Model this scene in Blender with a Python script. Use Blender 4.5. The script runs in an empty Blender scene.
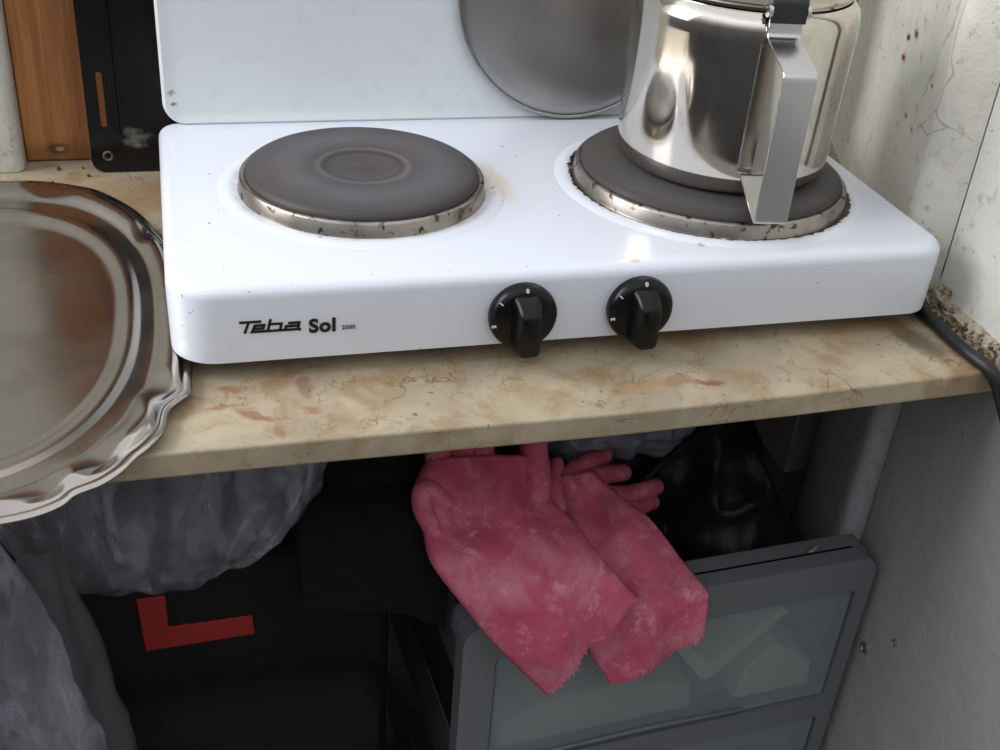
import bpy, bmesh, math, random
from mathutils import Vector, Matrix, noise
random.seed(7)
S = bpy.context.scene
COL = S.collection
PI = math.pi

# ------------------------------------------------------------------ helpers
def lin(c):
    return c / 12.92 if c <= 0.04045 else ((c + 0.055) / 1.055) ** 2.4
def rgb(r, g, b):
    return (lin(r / 255), lin(g / 255), lin(b / 255), 1.0)

class MB:
    """collects shapes and links them as one mesh object"""
    def __init__(s):
        s.v = []; s.f = []
    def add(s, vs, fs):
        o = len(s.v); s.v += [tuple(v) for v in vs]; s.f += [tuple(i + o for i in f) for f in fs]
    def loft(s, rings, closed=True, cap0=True, cap1=True):
        n = len(rings[0]); vs = [p for r in rings for p in r]; fs = []
        m = n if closed else n - 1
        for i in range(len(rings) - 1):
            for j in range(m):
                k = (j + 1) % n
                fs.append((i * n + j, i * n + k, (i + 1) * n + k, (i + 1) * n + j))
        if cap0: fs.append(tuple(reversed(range(n))))
        if cap1: fs.append(tuple((len(rings) - 1) * n + j for j in range(n)))
        s.add(vs, fs)
    def lathe(s, prof, c=(0, 0, 0), n=96, cap0=True, cap1=True, M=None):
        rings = []
        for r, z in prof:
            ring = [Vector((r * math.cos(2 * PI * j / n), r * math.sin(2 * PI * j / n), z)) for j in range(n)]
            if M: ring = [M @ p for p in ring]
            rings.append([p + Vector(c) for p in ring])
        s.loft(rings, True, cap0, cap1)
    def tube(s, pts, rad, n=16, cap=True):
        pts = [Vector(p) for p in pts]; rings = []; up = None
        for i, p in enumerate(pts):
            t = (pts[min(i + 1, len(pts) - 1)] - pts[max(i - 1, 0)]).normalized()
            if up is None:
                a = Vector((0, 0, 1)) if abs(t.z) < .9 else Vector((1, 0, 0))
                up = t.cross(a).normalized()
            else:
                up = (up - t * up.dot(t)).normalized()
            b = t.cross(up)
            r = rad[i] if isinstance(rad, (list, tuple)) else rad
            rings.append([p + up * (r * math.cos(2 * PI * j / n)) + b * (r * math.sin(2 * PI * j / n)) for j in range(n)])
        s.loft(rings, True, cap, cap)
    def box(s, a, b):
        (x0, y0, z0), (x1, y1, z1) = a, b
        s.add([(x0, y0, z0), (x1, y0, z0), (x1, y1, z0), (x0, y1, z0), (x0, y0, z1), (x1, y0, z1), (x1, y1, z1), (x0, y1, z1)],
              [(3, 2, 1, 0), (4, 5, 6, 7), (0, 1, 5, 4), (1, 2, 6, 5), (2, 3, 7, 6), (3, 0, 4, 7)])
    def prism(s, poly, z0, z1):
        s.loft([[(x, y, z0) for x, y in poly], [(x, y, z1) for x, y in poly]])
    def build(s, name, mat, parent=None, bevel=0, seg=2, smooth=40, solid=0, loc=None, sub=0):
        me = bpy.data.meshes.new(name); me.from_pydata(s.v, [], s.f); me.update()
        bm = bmesh.new(); bm.from_mesh(me)
        bmesh.ops.recalc_face_normals(bm, faces=bm.faces); bm.to_mesh(me); bm.free()
        o = bpy.data.objects.new(name, me); COL.objects.link(o)
        me.materials.append(mat)
        if smooth:
            for p in me.polygons: p.use_smooth = True
            me.set_sharp_from_angle(angle=math.radians(smooth))
        if sub:
            m = o.modifiers.new('sub', 'SUBSURF'); m.levels = m.render_levels = sub
        if solid:
            m = o.modifiers.new('solid', 'SOLIDIFY'); m.thickness = solid; m.offset = 0
        if bevel:
            m = o.modifiers.new('bevel', 'BEVEL'); m.width = bevel; m.segments = seg; m.limit_method = 'ANGLE'
            m.angle_limit = math.radians(38)
        if parent: o.parent = parent
        if loc: o.location = loc
        return o

def tag(o, label, cat, group=None, kind=None):
    o['label'] = label; o['category'] = cat
    if group: o['group'] = group
    if kind: o['kind'] = kind
    return o
def thing(name, label, cat, loc=(0, 0, 0), rz=0, group=None):
    o = bpy.data.objects.new(name, None); COL.objects.link(o); o.empty_display_size = .02
    o.location = loc; o.rotation_euler = (0, 0, rz)
    return tag(o, label, cat, group)
def struct(name, mb, mat, **k):
    o = mb.build(name, mat, **k); o['kind'] = 'structure'; return o
def rrect(x0, x1, y0, y1, r, n=10):
    """rounded rectangle, r = one radius or (x0y0, x1y0, x1y1, x0y1)"""
    if not isinstance(r, (tuple, list)): r = (r,) * 4
    out = []
    for (cx, cy, a, q) in ((x0, y0, PI, 0), (x1, y0, 1.5 * PI, 1), (x1, y1, 0, 2), (x0, y1, .5 * PI, 3)):
        R = r[q]; ox = cx + (R if cx == x0 else -R); oy = cy + (R if cy == y0 else -R)
        for k in range(n + 1):
            t = a + .5 * PI * k / n
            out.append((ox + R * math.cos(t), oy + R * math.sin(t)))
    return out
def catmull(pts, sub=8):
    P = [Vector(p) for p in pts]; out = []
    for i in range(len(P) - 1):
        a = P[max(i - 1, 0)]; b = P[i]; c = P[i + 1]; d = P[min(i + 2, len(P) - 1)]
        for k in range(sub):
            t = k / sub
            out.append(.5 * ((2 * b) + (c - a) * t + (2 * a - 5 * b + 4 * c - d) * t * t + (3 * b - a - 3 * c + d) * t ** 3))
    out.append(P[-1]); return out
def curve_mesh(name, splines, depth, M):
    """flat shape with holes from closed outlines, given thickness, placed by M; returns MB"""
    cu = bpy.data.curves.new(name, 'CURVE'); cu.dimensions = '2D'; cu.fill_mode = 'BOTH'; cu.extrude = depth / 2
    for sp in splines:
        s = cu.splines.new('POLY'); s.points.add(len(sp) - 1); s.use_cyclic_u = True
        for p, q in zip(s.points, sp): p.co = (q[0], q[1], 0, 1)
    return curve_to_mb(cu, M)
def curve_to_mb(cu, M):
    o = bpy.data.objects.new('tmp', cu); COL.objects.link(o)
    dg = bpy.context.evaluated_depsgraph_get(); me = bpy.data.meshes.new_from_object(o.evaluated_get(dg))
    mb = MB(); mb.add([M @ v.co for v in me.vertices], [tuple(p.vertices) for p in me.polygons])
    bpy.data.objects.remove(o); bpy.data.curves.remove(cu); bpy.data.meshes.remove(me)
    return mb
def weld(o, d=1e-5):
    bm = bmesh.new(); bm.from_mesh(o.data); bmesh.ops.remove_doubles(bm, verts=bm.verts, dist=d)
    bmesh.ops.recalc_face_normals(bm, faces=bm.faces); bm.to_mesh(o.data); bm.free()

# ------------------------------------------------------------------ materials
class Mat:
    def __init__(s, name, color=(.5, .5, .5, 1), rough=.5, metal=0, spec=.5, coat=0):
        s.m = bpy.data.materials.new(name); s.m.use_nodes = True
        s.t = s.m.node_tree; s.N = s.t.nodes; s.L = s.t.links
        s.b = s.N['Principled BSDF']
        s.b.inputs['Base Color'].default_value = color; s.b.inputs['Roughness'].default_value = rough
        s.b.inputs['Metallic'].default_value = metal; s.b.inputs['Specular IOR Level'].default_value = spec
        s.b.inputs['Coat Weight'].default_value = coat
        s.tc = s.N.new('ShaderNodeTexCoord'); s.co = s.tc.outputs['Object']; s.col = None; s.h = None
        s.c0 = color
    def node(s, t, **k):
        n = s.N.new(t)
        for a, v in k.items(): setattr(n, a, v)
        return n
    def mapping(s, scale=(1, 1, 1), loc=(0, 0, 0), rot=(0, 0, 0)):
        n = s.node('ShaderNodeMapping'); s.L.new(s.co, n.inputs[0])
        n.inputs['Scale'].default_value = scale; n.inputs['Location'].default_value = loc; n.inputs['Rotation'].default_value = rot
        return n.outputs[0]
    def noise(s, scale, detail=4, rough=.55, dist=0, vec=None):
        n = s.node('ShaderNodeTexNoise'); n.inputs['Scale'].default_value = scale; n.inputs['Detail'].default_value = detail
        n.inputs['Roughness'].default_value = rough; n.inputs['Distortion'].default_value = dist
        s.L.new(vec or s.co, n.inputs['Vector']); return n.outputs['Fac']
    def voro(s, scale, feature='DISTANCE_TO_EDGE', vec=None):
        n = s.node('ShaderNodeTexVoronoi', feature=feature); n.inputs['Scale'].default_value = scale
        s.L.new(vec or s.co, n.inputs['Vector']); return n.outputs['Distance']
    def ramp(s, f, a, b, lo=0, hi=1):
        n = s.node('ShaderNodeMapRange'); n.interpolation_type = 'SMOOTHSTEP'
        s.L.new(f, n.inputs[0])
        for i, v in enumerate((a, b, lo, hi)): n.inputs[i + 1].default_value = v
        return n.outputs[0]
    def math(s, op, a, b):
        n = s.node('ShaderNodeMath', operation=op)
        for i, v in enumerate((a, b)):
            if isinstance(v, (int, float)): n.inputs[i].default_value = v
            else: s.L.new(v, n.inputs[i])
        return n.outputs[0]
    def mix(s, fac, color, mode='MIX'):
        n = s.node('ShaderNodeMix', data_type='RGBA', blend_type=mode)
        if isinstance(fac, (int, float)): n.inputs[0].default_value = fac
        else: s.L.new(fac, n.inputs[0])
        if s.col is None: n.inputs[6].default_value = s.c0
        else: s.L.new(s.col, n.inputs[6])
        n.inputs[7].default_value = color
        s.col = n.outputs[2]; s.L.new(s.col, s.b.inputs['Base Color']); return s
    def warp(s, amp, scale):
        """object coordinates jittered by noise, for ragged stains"""
        n = s.node('ShaderNodeTexNoise'); n.inputs['Scale'].default_value = scale; n.inputs['Detail'].default_value = 4
        s.L.new(s.co, n.inputs['Vector'])
        a = s.node('ShaderNodeVectorMath', operation='SUBTRACT'); s.L.new(n.outputs['Color'], a.inputs[0]); a.inputs[1].default_value = (.5, .5, .5)
        b = s.node('ShaderNodeVectorMath', operation='SCALE'); s.L.new(a.outputs[0], b.inputs[0]); b.inputs['Scale'].default_value = amp
        c = s.node('ShaderNodeVectorMath', operation='ADD'); s.L.new(b.outputs[0], c.inputs[0]); s.L.new(s.co, c.inputs[1])
        return c.outputs[0]
    def spot(s, center, radii, inner=.5, outer=1.0, vec=None, rotz=0):
        """mask 1 inside an ellipsoid, 0 outside"""
        a = s.node('ShaderNodeVectorMath', operation='SUBTRACT'); s.L.new(vec or s.co, a.inputs[0]); a.inputs[1].default_value = center
        v = a.outputs[0]
        if rotz:
            r = s.node('ShaderNodeVectorRotate', rotation_type='Z_AXIS'); s.L.new(v, r.inputs['Vector']); r.inputs['Angle'].default_value = -rotz; v = r.outputs[0]
        d = s.node('ShaderNodeVectorMath', operation='DIVIDE'); s.L.new(v, d.inputs[0]); d.inputs[1].default_value = radii
        l = s.node('ShaderNodeVectorMath', operation='LENGTH'); s.L.new(d.outputs[0], l.inputs[0])
        return s.ramp(l.outputs['Value'], inner, outer, 1, 0)
    def ringmask(s, center, r, w, vec=None, soft=.5):
        """mask on a ring of radius r in the xy plane"""
        a = s.node('ShaderNodeVectorMath', operation='SUBTRACT'); s.L.new(vec or s.co, a.inputs[0]); a.inputs[1].default_value = center
        d = s.node('ShaderNodeVectorMath', operation='MULTIPLY'); s.L.new(a.outputs[0], d.inputs[0]); d.inputs[1].default_value = (1, 1, 0)
        l = s.node('ShaderNodeVectorMath', operation='LENGTH'); s.L.new(d.outputs[0], l.inputs[0])
        q = s.math('ABSOLUTE', s.math('SUBTRACT', l.outputs['Value'], r), 0)
        return s.ramp(q, w * soft, w, 1, 0)
    def bump(s, h, strength=.2, dist=.001):
        n = s.node('ShaderNodeBump'); n.inputs['Strength'].default_value = strength; n.inputs['Distance'].default_value = dist
        s.L.new(h, n.inputs['Height'])
        if s.h: s.L.new(s.h, n.inputs['Normal'])
        s.h = n.outputs[0]; s.L.new(s.h, s.b.inputs['Normal']); return s
    def rough(s, f, lo, hi):
        s.L.new(s.ramp(f, .3, .7, lo, hi), s.b.inputs['Roughness']); return s
    def film(s):
        """thin plastic film, cloudier in soft streaks along its creases"""
        s.bump(s.noise(1.2, 5, .55, .6, vec=s.mapping((40, 40, 14))), .9, .012)
        f = s.math('SUBTRACT', s.ramp(s.noise(1.0, 4, .5, vec=s.mapping((30, 30, 10))), .3, .7, .76, .92), s.ramp(s.noise(1.2, 5, .55, .6, vec=s.mapping((40, 40, 14))), .5, .66, 0, .22))
        return s.see_through(f)
    def see_through(s, fac, color=(1, 1, 1, 1)):
        out = s.N['Material Output']; t = s.node('ShaderNodeBsdfTransparent'); t.inputs[0].default_value = color
        m = s.node('ShaderNodeMixShader')
        if isinstance(fac, (int, float)): m.inputs[0].default_value = fac
        else: s.L.new(fac, m.inputs[0])
        s.L.new(s.b.outputs[0], m.inputs[1]); s.L.new(t.outputs[0], m.inputs[2]); s.L.new(m.outputs[0], out.inputs[0]); return s

TOP = .0598        # top of the hotplate body
LP = (.1304, .1360); RP = (.3756, .1232)

# white enamel of the hotplate, stained round the plates
enamel = Mat('white_enamel', rgb(228, 232, 242), .22, spec=.5)
w = enamel.warp(.008, 220)
for (c, r) in ((LP, .083), (RP, .098)):
    m = enamel.math('MULTIPLY', enamel.ringmask((c[0], c[1], 0), r, .007, soft=.1), enamel.ramp(enamel.noise(90), .35, .6))
    enamel.mix(enamel.math('MULTIPLY', m, .35), rgb(190, 170, 140))
    wide = enamel.ringmask((c[0], c[1], 0), r - .001, .0038 if r > .09 else .0022, vec=w, soft=.7)
    pat = enamel.ramp(enamel.noise(40 if r > .09 else 25), .28 if r > .09 else .54, .40 if r > .09 else .62)
    enamel.mix(enamel.math('MULTIPLY', wide, pat), rgb(48, 30, 22))
w2 = enamel.warp(.004, 300)
enamel.mix(enamel.spot((.3278, .0234, TOP), (.0032, .0032, .01), .6, 1, w2), rgb(196, 190, 168))
enamel.mix(enamel.spot((.2776, .008, TOP), (.006, .0025, .01), .4, 1, w2), rgb(206, 190, 150))
enamel.mix(enamel.spot((.222, .135, TOP), (.012, .05, .02), .3, 1, enamel.warp(.02, 120)), rgb(228, 220, 205))
enamel.mix(enamel.math('MULTIPLY', enamel.spot((.218, .12, TOP), (.012, .04, .02), .2, 1), enamel.ramp(enamel.noise(420), .62, .67)), rgb(120, 88, 60))
enamel.mix(enamel.math('MULTIPLY', enamel.ramp(enamel.noise(190, 2), .74, .77), .7), rgb(110, 95, 80))
M_ENAMEL = enamel.m
lidm = Mat('white_lid_enamel', rgb(222, 228, 230), .25)
lidm.mix(lidm.spot((.011, .27, .083), (.004, .02, .003), .3, 1, lidm.warp(.006, 300)), rgb(170, 150, 120))
lidm.mix(lidm.spot((.0125, .27, .0745), (.003, .02, .002), .3, 1, lidm.warp(.004, 300)), rgb(130, 105, 80))
lidm.mix(lidm.math('MULTIPLY', lidm.ramp(lidm.noise(60), .5, .75), .25), rgb(196, 202, 204))
M_LID = lidm.m

def iron_mat(c, nm):
    i = Mat(nm, rgb(80, 77, 78), .6, .1, .4)
    i.mix(i.math('MULTIPLY', i.ringmask((c[0], c[1], 0), .05, .02, soft=.05), .5), rgb(106, 106, 110))
    i.mix(i.math('MULTIPLY', i.ringmask((c[0], c[1], 0), .0, .018, soft=.1), .6), rgb(66, 62, 62))
    i.mix(i.math('MULTIPLY', i.ramp(i.noise(24), .45, .7), .5), rgb(92, 80, 74))
    i.mix(i.math('MULTIPLY', i.ringmask((c[0], c[1], 0), .0795 if c is LP else .094, .010, soft=.1), .6), rgb(58, 50, 46))
    i.mix(i.math('MULTIPLY', i.ringmask((c[0], c[1], 0), .0255, .003, soft=.2), .45), rgb(52, 50, 50)); i.mix(i.math('MULTIPLY', i.ringmask((c[0], c[1], 0), .030, .003, soft=.2), .4), rgb(124, 118, 116))
    i.bump(i.noise(500), .15, .0004); i.rough(i.noise(16), .5, .7); return i.m
M_IRON_L = iron_mat(LP, 'cast_iron_small'); M_IRON_R = iron_mat(RP, 'cast_iron_large')
trim = Mat('worn_steel_trim', rgb(166, 161, 154), .33, 1)
trim.mix(trim.ramp(trim.noise(130, 5), .56, .66), rgb(84, 62, 46)); trim.mix(trim.math('MULTIPLY', trim.ramp(trim.noise(30), .45, .65), .5), rgb(112, 98, 82))
M_TRIM = trim.m
M_BLACK = Mat('black_plastic', rgb(11, 11, 12), .3, spec=.3).m
M_WHITEPRINT = Mat('white_print', rgb(235, 235, 235), .5).m
M_PRINT = Mat('black_print', rgb(16, 16, 18), .4).m
M_RUBBERCORD = Mat('black_cord', rgb(26, 27, 28), .45).m
M_DARK = Mat('dark_metal', rgb(40, 40, 42), .6).m

steel = Mat('pot_steel', rgb(214, 208, 198), .13, 1)
steel.rough(steel.noise(22, 5), .05, .15)
steel.mix(steel.math('MULTIPLY', steel.ramp(steel.noise(35, 5), .55, .75), .35), rgb(150, 138, 124))
steel.bump(steel.noise(9, 2), .08, .004)
M_STEEL = steel.m
M_STRAP = Mat('strap_steel', rgb(205, 204, 206), .24, 1).m
alu = Mat('dull_disc_metal', rgb(172, 170, 170), .38, 1); alu.rough(alu.noise(14), .3, .42)
alu.mix(alu.math('MULTIPLY', alu.ramp(alu.noise(12), .4, .7), .5), rgb(150, 148, 147)); M_DISC = alu.m
M_RIM = Mat('bright_rolled_rim', rgb(170, 170, 171), .32, 1).m
tr = Mat('tray_metal', rgb(184, 178, 170), .2, 1)
tr.rough(tr.noise(18, 5), .18, .28)
tr.mix(tr.math('MULTIPLY', tr.ramp(tr.noise(260, 3), .66, .72), .6), rgb(220, 214, 204)); tr.mix(tr.math('MULTIPLY', tr.ramp(tr.noise(14, 5), .45, .7), .5), rgb(138, 130, 122))
M_TRAY = tr.m

# marble shelf
mar = Mat('beige_marble', rgb(163, 149, 126), .33, spec=.45)
mar.mix(mar.ramp(mar.noise(14, 6, .6, .4), .4, .66), rgb(184, 170, 144))
mar.mix(mar.math('MULTIPLY', mar.ramp(mar.noise(26, 6, .65, .5), .48, .66), .7), rgb(150, 122, 84))
wv = mar.warp(.04, 48)
vein = mar.math('MULTIPLY', mar.ramp(mar.voro(30, vec=wv), .0, .03, 1, 0), mar.ramp(mar.noise(22, 4), .5, .64))
mar.mix(mar.math('MULTIPLY', vein, .75), rgb(110, 76, 44))
vein2 = mar.math('MULTIPLY', mar.ramp(mar.voro(75, vec=mar.warp(.02, 90)), .0, .05, 1, 0), mar.ramp(mar.noise(34, 4), .52, .62))
mar.mix(mar.math('MULTIPLY', vein2, .6), rgb(128, 90, 54))
mar.mix(mar.math('MULTIPLY', mar.ramp(mar.noise(150, 2), .69, .73), .7), rgb(84, 60, 40))
ws = mar.warp(.012, 90)
for c, r, col, k, rz in (((.042, -.0365, 0), (.017, .005, .02), rgb(138, 96, 62), .75, -.65), ((.027, -.0255, 0), (.012, .004, .02), rgb(138, 96, 62), .6, .1), ((.0545, -.056, 0), (.004, .009, .02), rgb(138, 96, 62), .6, .3), ((.0735, -.037, 0), (.008, .003, .02), rgb(140, 98, 64), .6, -.5),
                 ((.03, -.008, 0), (.010, .006, .02), rgb(136, 84, 52), .7, 0), ((.0735, -.012, 0), (.006, .016, .02), rgb(120, 70, 44), .5, .1),
                 ((.315, -.044, 0), (.014, .004, .02), rgb(126, 76, 48), .8, -.2), ((.295, -.038, 0), (.016, .008, .02), rgb(150, 104, 64), .6, .1), ((.27, -.04, 0), (.02, .006, .02), rgb(176, 138, 88), .6, .1),
                 ((.478, -.012, 0), (.016, .034, .02), rgb(84, 70, 54), .8, .18), ((.49, -.058, -.006), (.02, .01, .02), rgb(128, 92, 62), .5, 0),
                 ((-.03, .27, 0), (.07, .05, .02), rgb(150, 118, 78), .55, 0), ((.45, .01, 0), (.06, .02, .02), rgb(160, 130, 92), .4, 0)):
    mar.mix(mar.math('MULTIPLY', mar.spot(c, r, .4, 1, ws, rz), k), col)
mar.bump(mar.noise(120, 5), .12, .0006); mar.rough(mar.noise(40), .26, .42)
M_MARBLE = mar.m

def plaster(nm, c, spots=(), grime=.45, bs=.35):
    p = Mat(nm, c, .42, spec=.45)
    p.mix(p.math('MULTIPLY', p.ramp(p.noise(9, 6, .6), .42, .7), grime), tuple(x * .72 for x in c[:3]) + (1,))
    p.mix(p.math('MULTIPLY', p.ramp(p.noise(30, 6, .7), .55, .75), .4), rgb(196, 180, 146))
    p.mix(p.math('MULTIPLY', p.ramp(p.noise(160, 3), .7, .74), .55), rgb(120, 112, 98))
    wv = p.warp(.006, 260)
    for ce, r, col in spots:
        p.mix(p.spot(ce, tuple(q * 2.0 for q in r), .3, 1, wv), rgb(206, 180, 142)); p.mix(p.spot(ce, r, .5, 1, wv), col)
    p.mix(p.math('MULTIPLY', p.ramp(p.noise(75, 6, .75), .56, .66), .45), rgb(150, 140, 116))
    p.mix(p.math('MULTIPLY', p.ramp(p.noise(46, 5, .7), .60, .68), .5), rgb(232, 230, 222))
    p.bump(p.noise(26, 6, .65), bs * 1.6, .005); p.bump(p.noise(120, 6, .7), .35, .0015)
    return p
RUST = rgb(120, 60, 26)
chase_m = plaster('chase_paint', rgb(244, 241, 228), ())
crk = chase_m.math('MULTIPLY', chase_m.ramp(chase_m.voro(9, vec=chase_m.warp(.05, 18)), 0, .012, 1, 0), chase_m.ramp(chase_m.noise(7), .5, .6))
chase_m.mix(chase_m.math('MULTIPLY', crk, .5), rgb(130, 118, 96))
for ce, r in (((.555, .190, .143), (.02, .006, .0026)), ((.549, .172, .1505), (.02, .006, .003)), ((.554, .190, .127), (.02, .006, .003)), ((.527, .10, .135), (.012, .003, .002)), ((.54, .142, .098), (.02, .004, .0025)), ((.537, .12, .096), (.02, .003, .002))):
    chase_m.mix(chase_m.math('MULTIPLY', chase_m.spot(ce, (r[0], r[1] * 1.8, r[2] * 1.8), .3, 1, chase_m.warp(.006, 200)), .7), rgb(204, 170, 124))
    chase_m.mix(chase_m.spot(ce, r, .4, 1, chase_m.warp(.006, 200)), RUST)
M_CHASE = chase_m.m
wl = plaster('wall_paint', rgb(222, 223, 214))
zs = wl.node('ShaderNodeSeparateXYZ'); wl.L.new(wl.warp(.01, 60), zs.inputs[0])      # wall colour darkened below the shelf, its shade painted in
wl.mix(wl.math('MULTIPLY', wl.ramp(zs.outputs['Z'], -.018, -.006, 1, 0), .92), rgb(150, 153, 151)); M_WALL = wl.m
lower = plaster('pipe_paint', rgb(196, 198, 200), grime=.3, bs=.2); M_PIPE = lower.m
M_BACKWALL = plaster('back_wall_paint', rgb(176, 174, 168)).m
M_PIER = plaster('pier_plaster', rgb(206, 206, 196)).m
M_FLOOR = plaster('floor_tile', rgb(140, 136, 130)).m
mort = Mat('crumbly_mortar', rgb(176, 166, 144), .9); mort.mix(mort.ramp(mort.noise(170, 5), .48, .66), rgb(88, 72, 56)); mort.bump(mort.noise(160, 6), .9, .004); M_MORTAR = mort.m

wood = Mat('pine_wood', rgb(184, 124, 70), .5)
wv = wood.mapping((60, 60, 3.0))
wood.mix(wood.ramp(wood.noise(1.6, 6, .6, .6, vec=wv), .4, .65), rgb(150, 94, 50)); wood.mix(wood.math('MULTIPLY', wood.ramp(wood.noise(6, 4, vec=wv), .55, .7), .5), rgb(176, 122, 72))
wood.mix(wood.spot((-.0793, .348, .0105), (.011, .03, .0065), .3, 1, wood.warp(.004, 200)), rgb(70, 40, 22))
wood.mix(wood.math('MULTIPLY', wood.spot((-.0793, .348, .002), (.06, .03, .02), .3, 1, wood.warp(.01, 120)), .5), rgb(96, 62, 38))
wood.mix(wood.spot((-.0775, .348, .0105), (.0045, .03, .0025), .5, 1), rgb(170, 140, 108)); M_WOOD = wood.m
pan = Mat('black_pan_enamel', rgb(13, 12, 13), .24, spec=.4)
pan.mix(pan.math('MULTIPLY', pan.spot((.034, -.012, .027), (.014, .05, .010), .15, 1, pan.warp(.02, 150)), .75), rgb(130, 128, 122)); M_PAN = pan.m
M_PANHOLE = Mat('worn_ring', rgb(96, 92, 86), .5, .6).m

pink = Mat('pink_rubber', rgb(186, 78, 104), .55, spec=.4)
pink.mix(pink.math('MULTIPLY', pink.ramp(pink.noise(30, 7, .75, .25), .42, .66), .7), rgb(200, 128, 146))
pink.mix(pink.math('MULTIPLY', pink.ramp(pink.noise(70, 6, .75, .4), .54, .7), .6), rgb(230, 160, 172)); pink.mix(pink.math('MULTIPLY', pink.ramp(pink.noise(14, 4), .5, .7), .4), rgb(186, 60, 92))
pink.bump(pink.noise(34, 5), .4, .003); M_PINK = pink.m

bag = Mat('clear_plastic_film', rgb(186, 184, 196), .3, spec=.6); bag.film(); M_BAG = bag.m
gbag = Mat('grey_plastic_film', rgb(104, 102, 114), .4); gbag.bump(gbag.noise(30, 4), .4, .004); M_GREYBAG = gbag.m
bb = Mat('black_bin_film', rgb(17, 16, 18), .5, spec=.3); bb.bump(bb.noise(20, 5, .6, 1.2), .6, .008); M_BINBAG = bb.m
cl = Mat('black_ribbed_cloth', rgb(19, 18, 19), .95, spec=.2); M_CLOTH = cl.m
cs = Mat('black_case_fabric', rgb(19, 18, 19), .85, spec=.25); cs.bump(cs.noise(500, 2), .3, .0006); M_CASE = cs.m
M_RED = Mat('red_band', rgb(140, 20, 14), .6).m
drw = Mat('grey_drawer_plastic', rgb(104, 107, 110), .42); drw.bump(drw.noise(300, 2), .06, .0005); M_DRAWER = drw.m
M_DRAWBOX = None
pn = Mat('frosted_panel', rgb(160, 166, 168), .3); pn.see_through(.62, (.94, .97, .97, 1)); M_PANEL = pn.m
M_PAPER = Mat('white_card', rgb(205, 205, 196), .7).m
M_SOCKET = Mat('old_white_plastic', rgb(176, 172, 168), .5).m
M_SCREW = Mat('screw_zinc', rgb(150, 146, 136), .45, .8).m
M_CRUMB = Mat('crumb_brown', rgb(84, 64, 46), .9).m

# ------------------------------------------------------------------ setting
def noisy(mb, amp, sc, seed=0):
    out = []
    for v in mb.v:
        p = Vector(v); n = noise.noise_vector(p * sc + Vector((seed, seed * 2, 0)))
        out.append(tuple(p + n * amp))
    mb.v = out
FZ = -.80
m = MB(); m.box((-1.6, -1.8, FZ - .05), (1.2, .45, FZ)); struct('floor', m, M_FLOOR)
m = MB(); m.box((-.56, .362, FZ), (.80, .45, .62)); struct('wall_back', m, M_BACKWALL)
m = MB(); m.box((-.62, -.10, FZ), (-.56, .45, -.02)); struct('wall_left_blocker', m, M_BACKWALL)  # unseen half wall, added to keep the space under the shelf dark
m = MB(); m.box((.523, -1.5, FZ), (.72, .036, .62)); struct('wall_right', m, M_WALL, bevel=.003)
# whitewashed pier at the back left corner of the shelf
m = MB(); m.prism(rrect(-.56, -.104, .327, .40, .008), .0005, .62); struct('wall_pier', m, M_PIER)
# plastered pipe chase in the right back corner, above and below the shelf
def chase(prof, z0, z1, name, mat, amp):
    pr = catmull([(x, y, 0) for x, y in prof], 10); rings = []; nz = 70
    for i in range(nz + 1):
        z = z0 + (z1 - z0) * i / nz; ring = []
        for k, p in enumerate(pr):
            e = min(1, k / 6, (len(pr) - 1 - k) / 8)
            d = noise.noise(Vector((p.x * 14, p.y * 14, z * 9))) * amp * max(e, 0)
            ring.append((p.x - d, p.y - d * .4, z))
        ring += [(.57, .095, z), (.76, .095, z), (.76, .40, z)]
        rings.append(ring)
    mb = MB(); mb.loft(rings); return struct(name, mb, mat, smooth=50)
chase([(.620, .37), (.604, .325), (.587, .280), (.569, .225), (.547, .165), (.528, .115), (.5160, .084), (.5130, .073), (.5185, .063), (.5330, .0475)], .0, .62, 'wall_chase', M_CHASE, .0016)
chase([(.72, .37), (.64, .29), (.585, .215), (.563, .180), (.548, .14), (.536, .10), (.526, .072), (.525, .060), (.531, .048), (.538, .041), (.55, .040)], FZ, -.0175, 'wall_recess', M_PIPE, .002)
# crumbly mortar fillet where shelf meets wall
rows = []
for i in range(60):
    y = .036 - .100 * i / 59; ring = []
    for k in range(9):
        a = .5 * PI * k / 8; rr = .0075 + .004 * noise.noise(Vector((y * 70, k * .5, 0))) + (.008 if y > .018 else 0) * (k / 8) ** 2
        q = noise.noise(Vector((y * 160, k * 1.3, 4))) * .0022
        ring.append((.5235 - (rr + q) * math.cos(a), y, (rr + q) * 1.1 * math.sin(a) + .0003))
    ring.append((.5235, y, .0003)); rows.append(ring)
m = MB(); m.loft(rows); struct('trim_1', m, M_MORTAR, smooth=60)

# ------------------------------------------------------------------ marble shelf
m = MB()
m.prism([(-.55, -.0655), (.08, -.0660), (.25, -.0672), (.36, -.0645), (.5225, -.0580), (.5225, .0375), (.530, .06), (.530, .085), (.540, .118), (.560, .165), (.595, .27), (.612, .325), (.625, .3615), (-.55, .3615)], -.0165, 0)
shelf = m.build('marble_shelf', M_MARBLE, bevel=.0018, seg=3)
tag(shelf, 'beige marble shelf with brown veins and rust stains under the hotplate', 'shelf')

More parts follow.
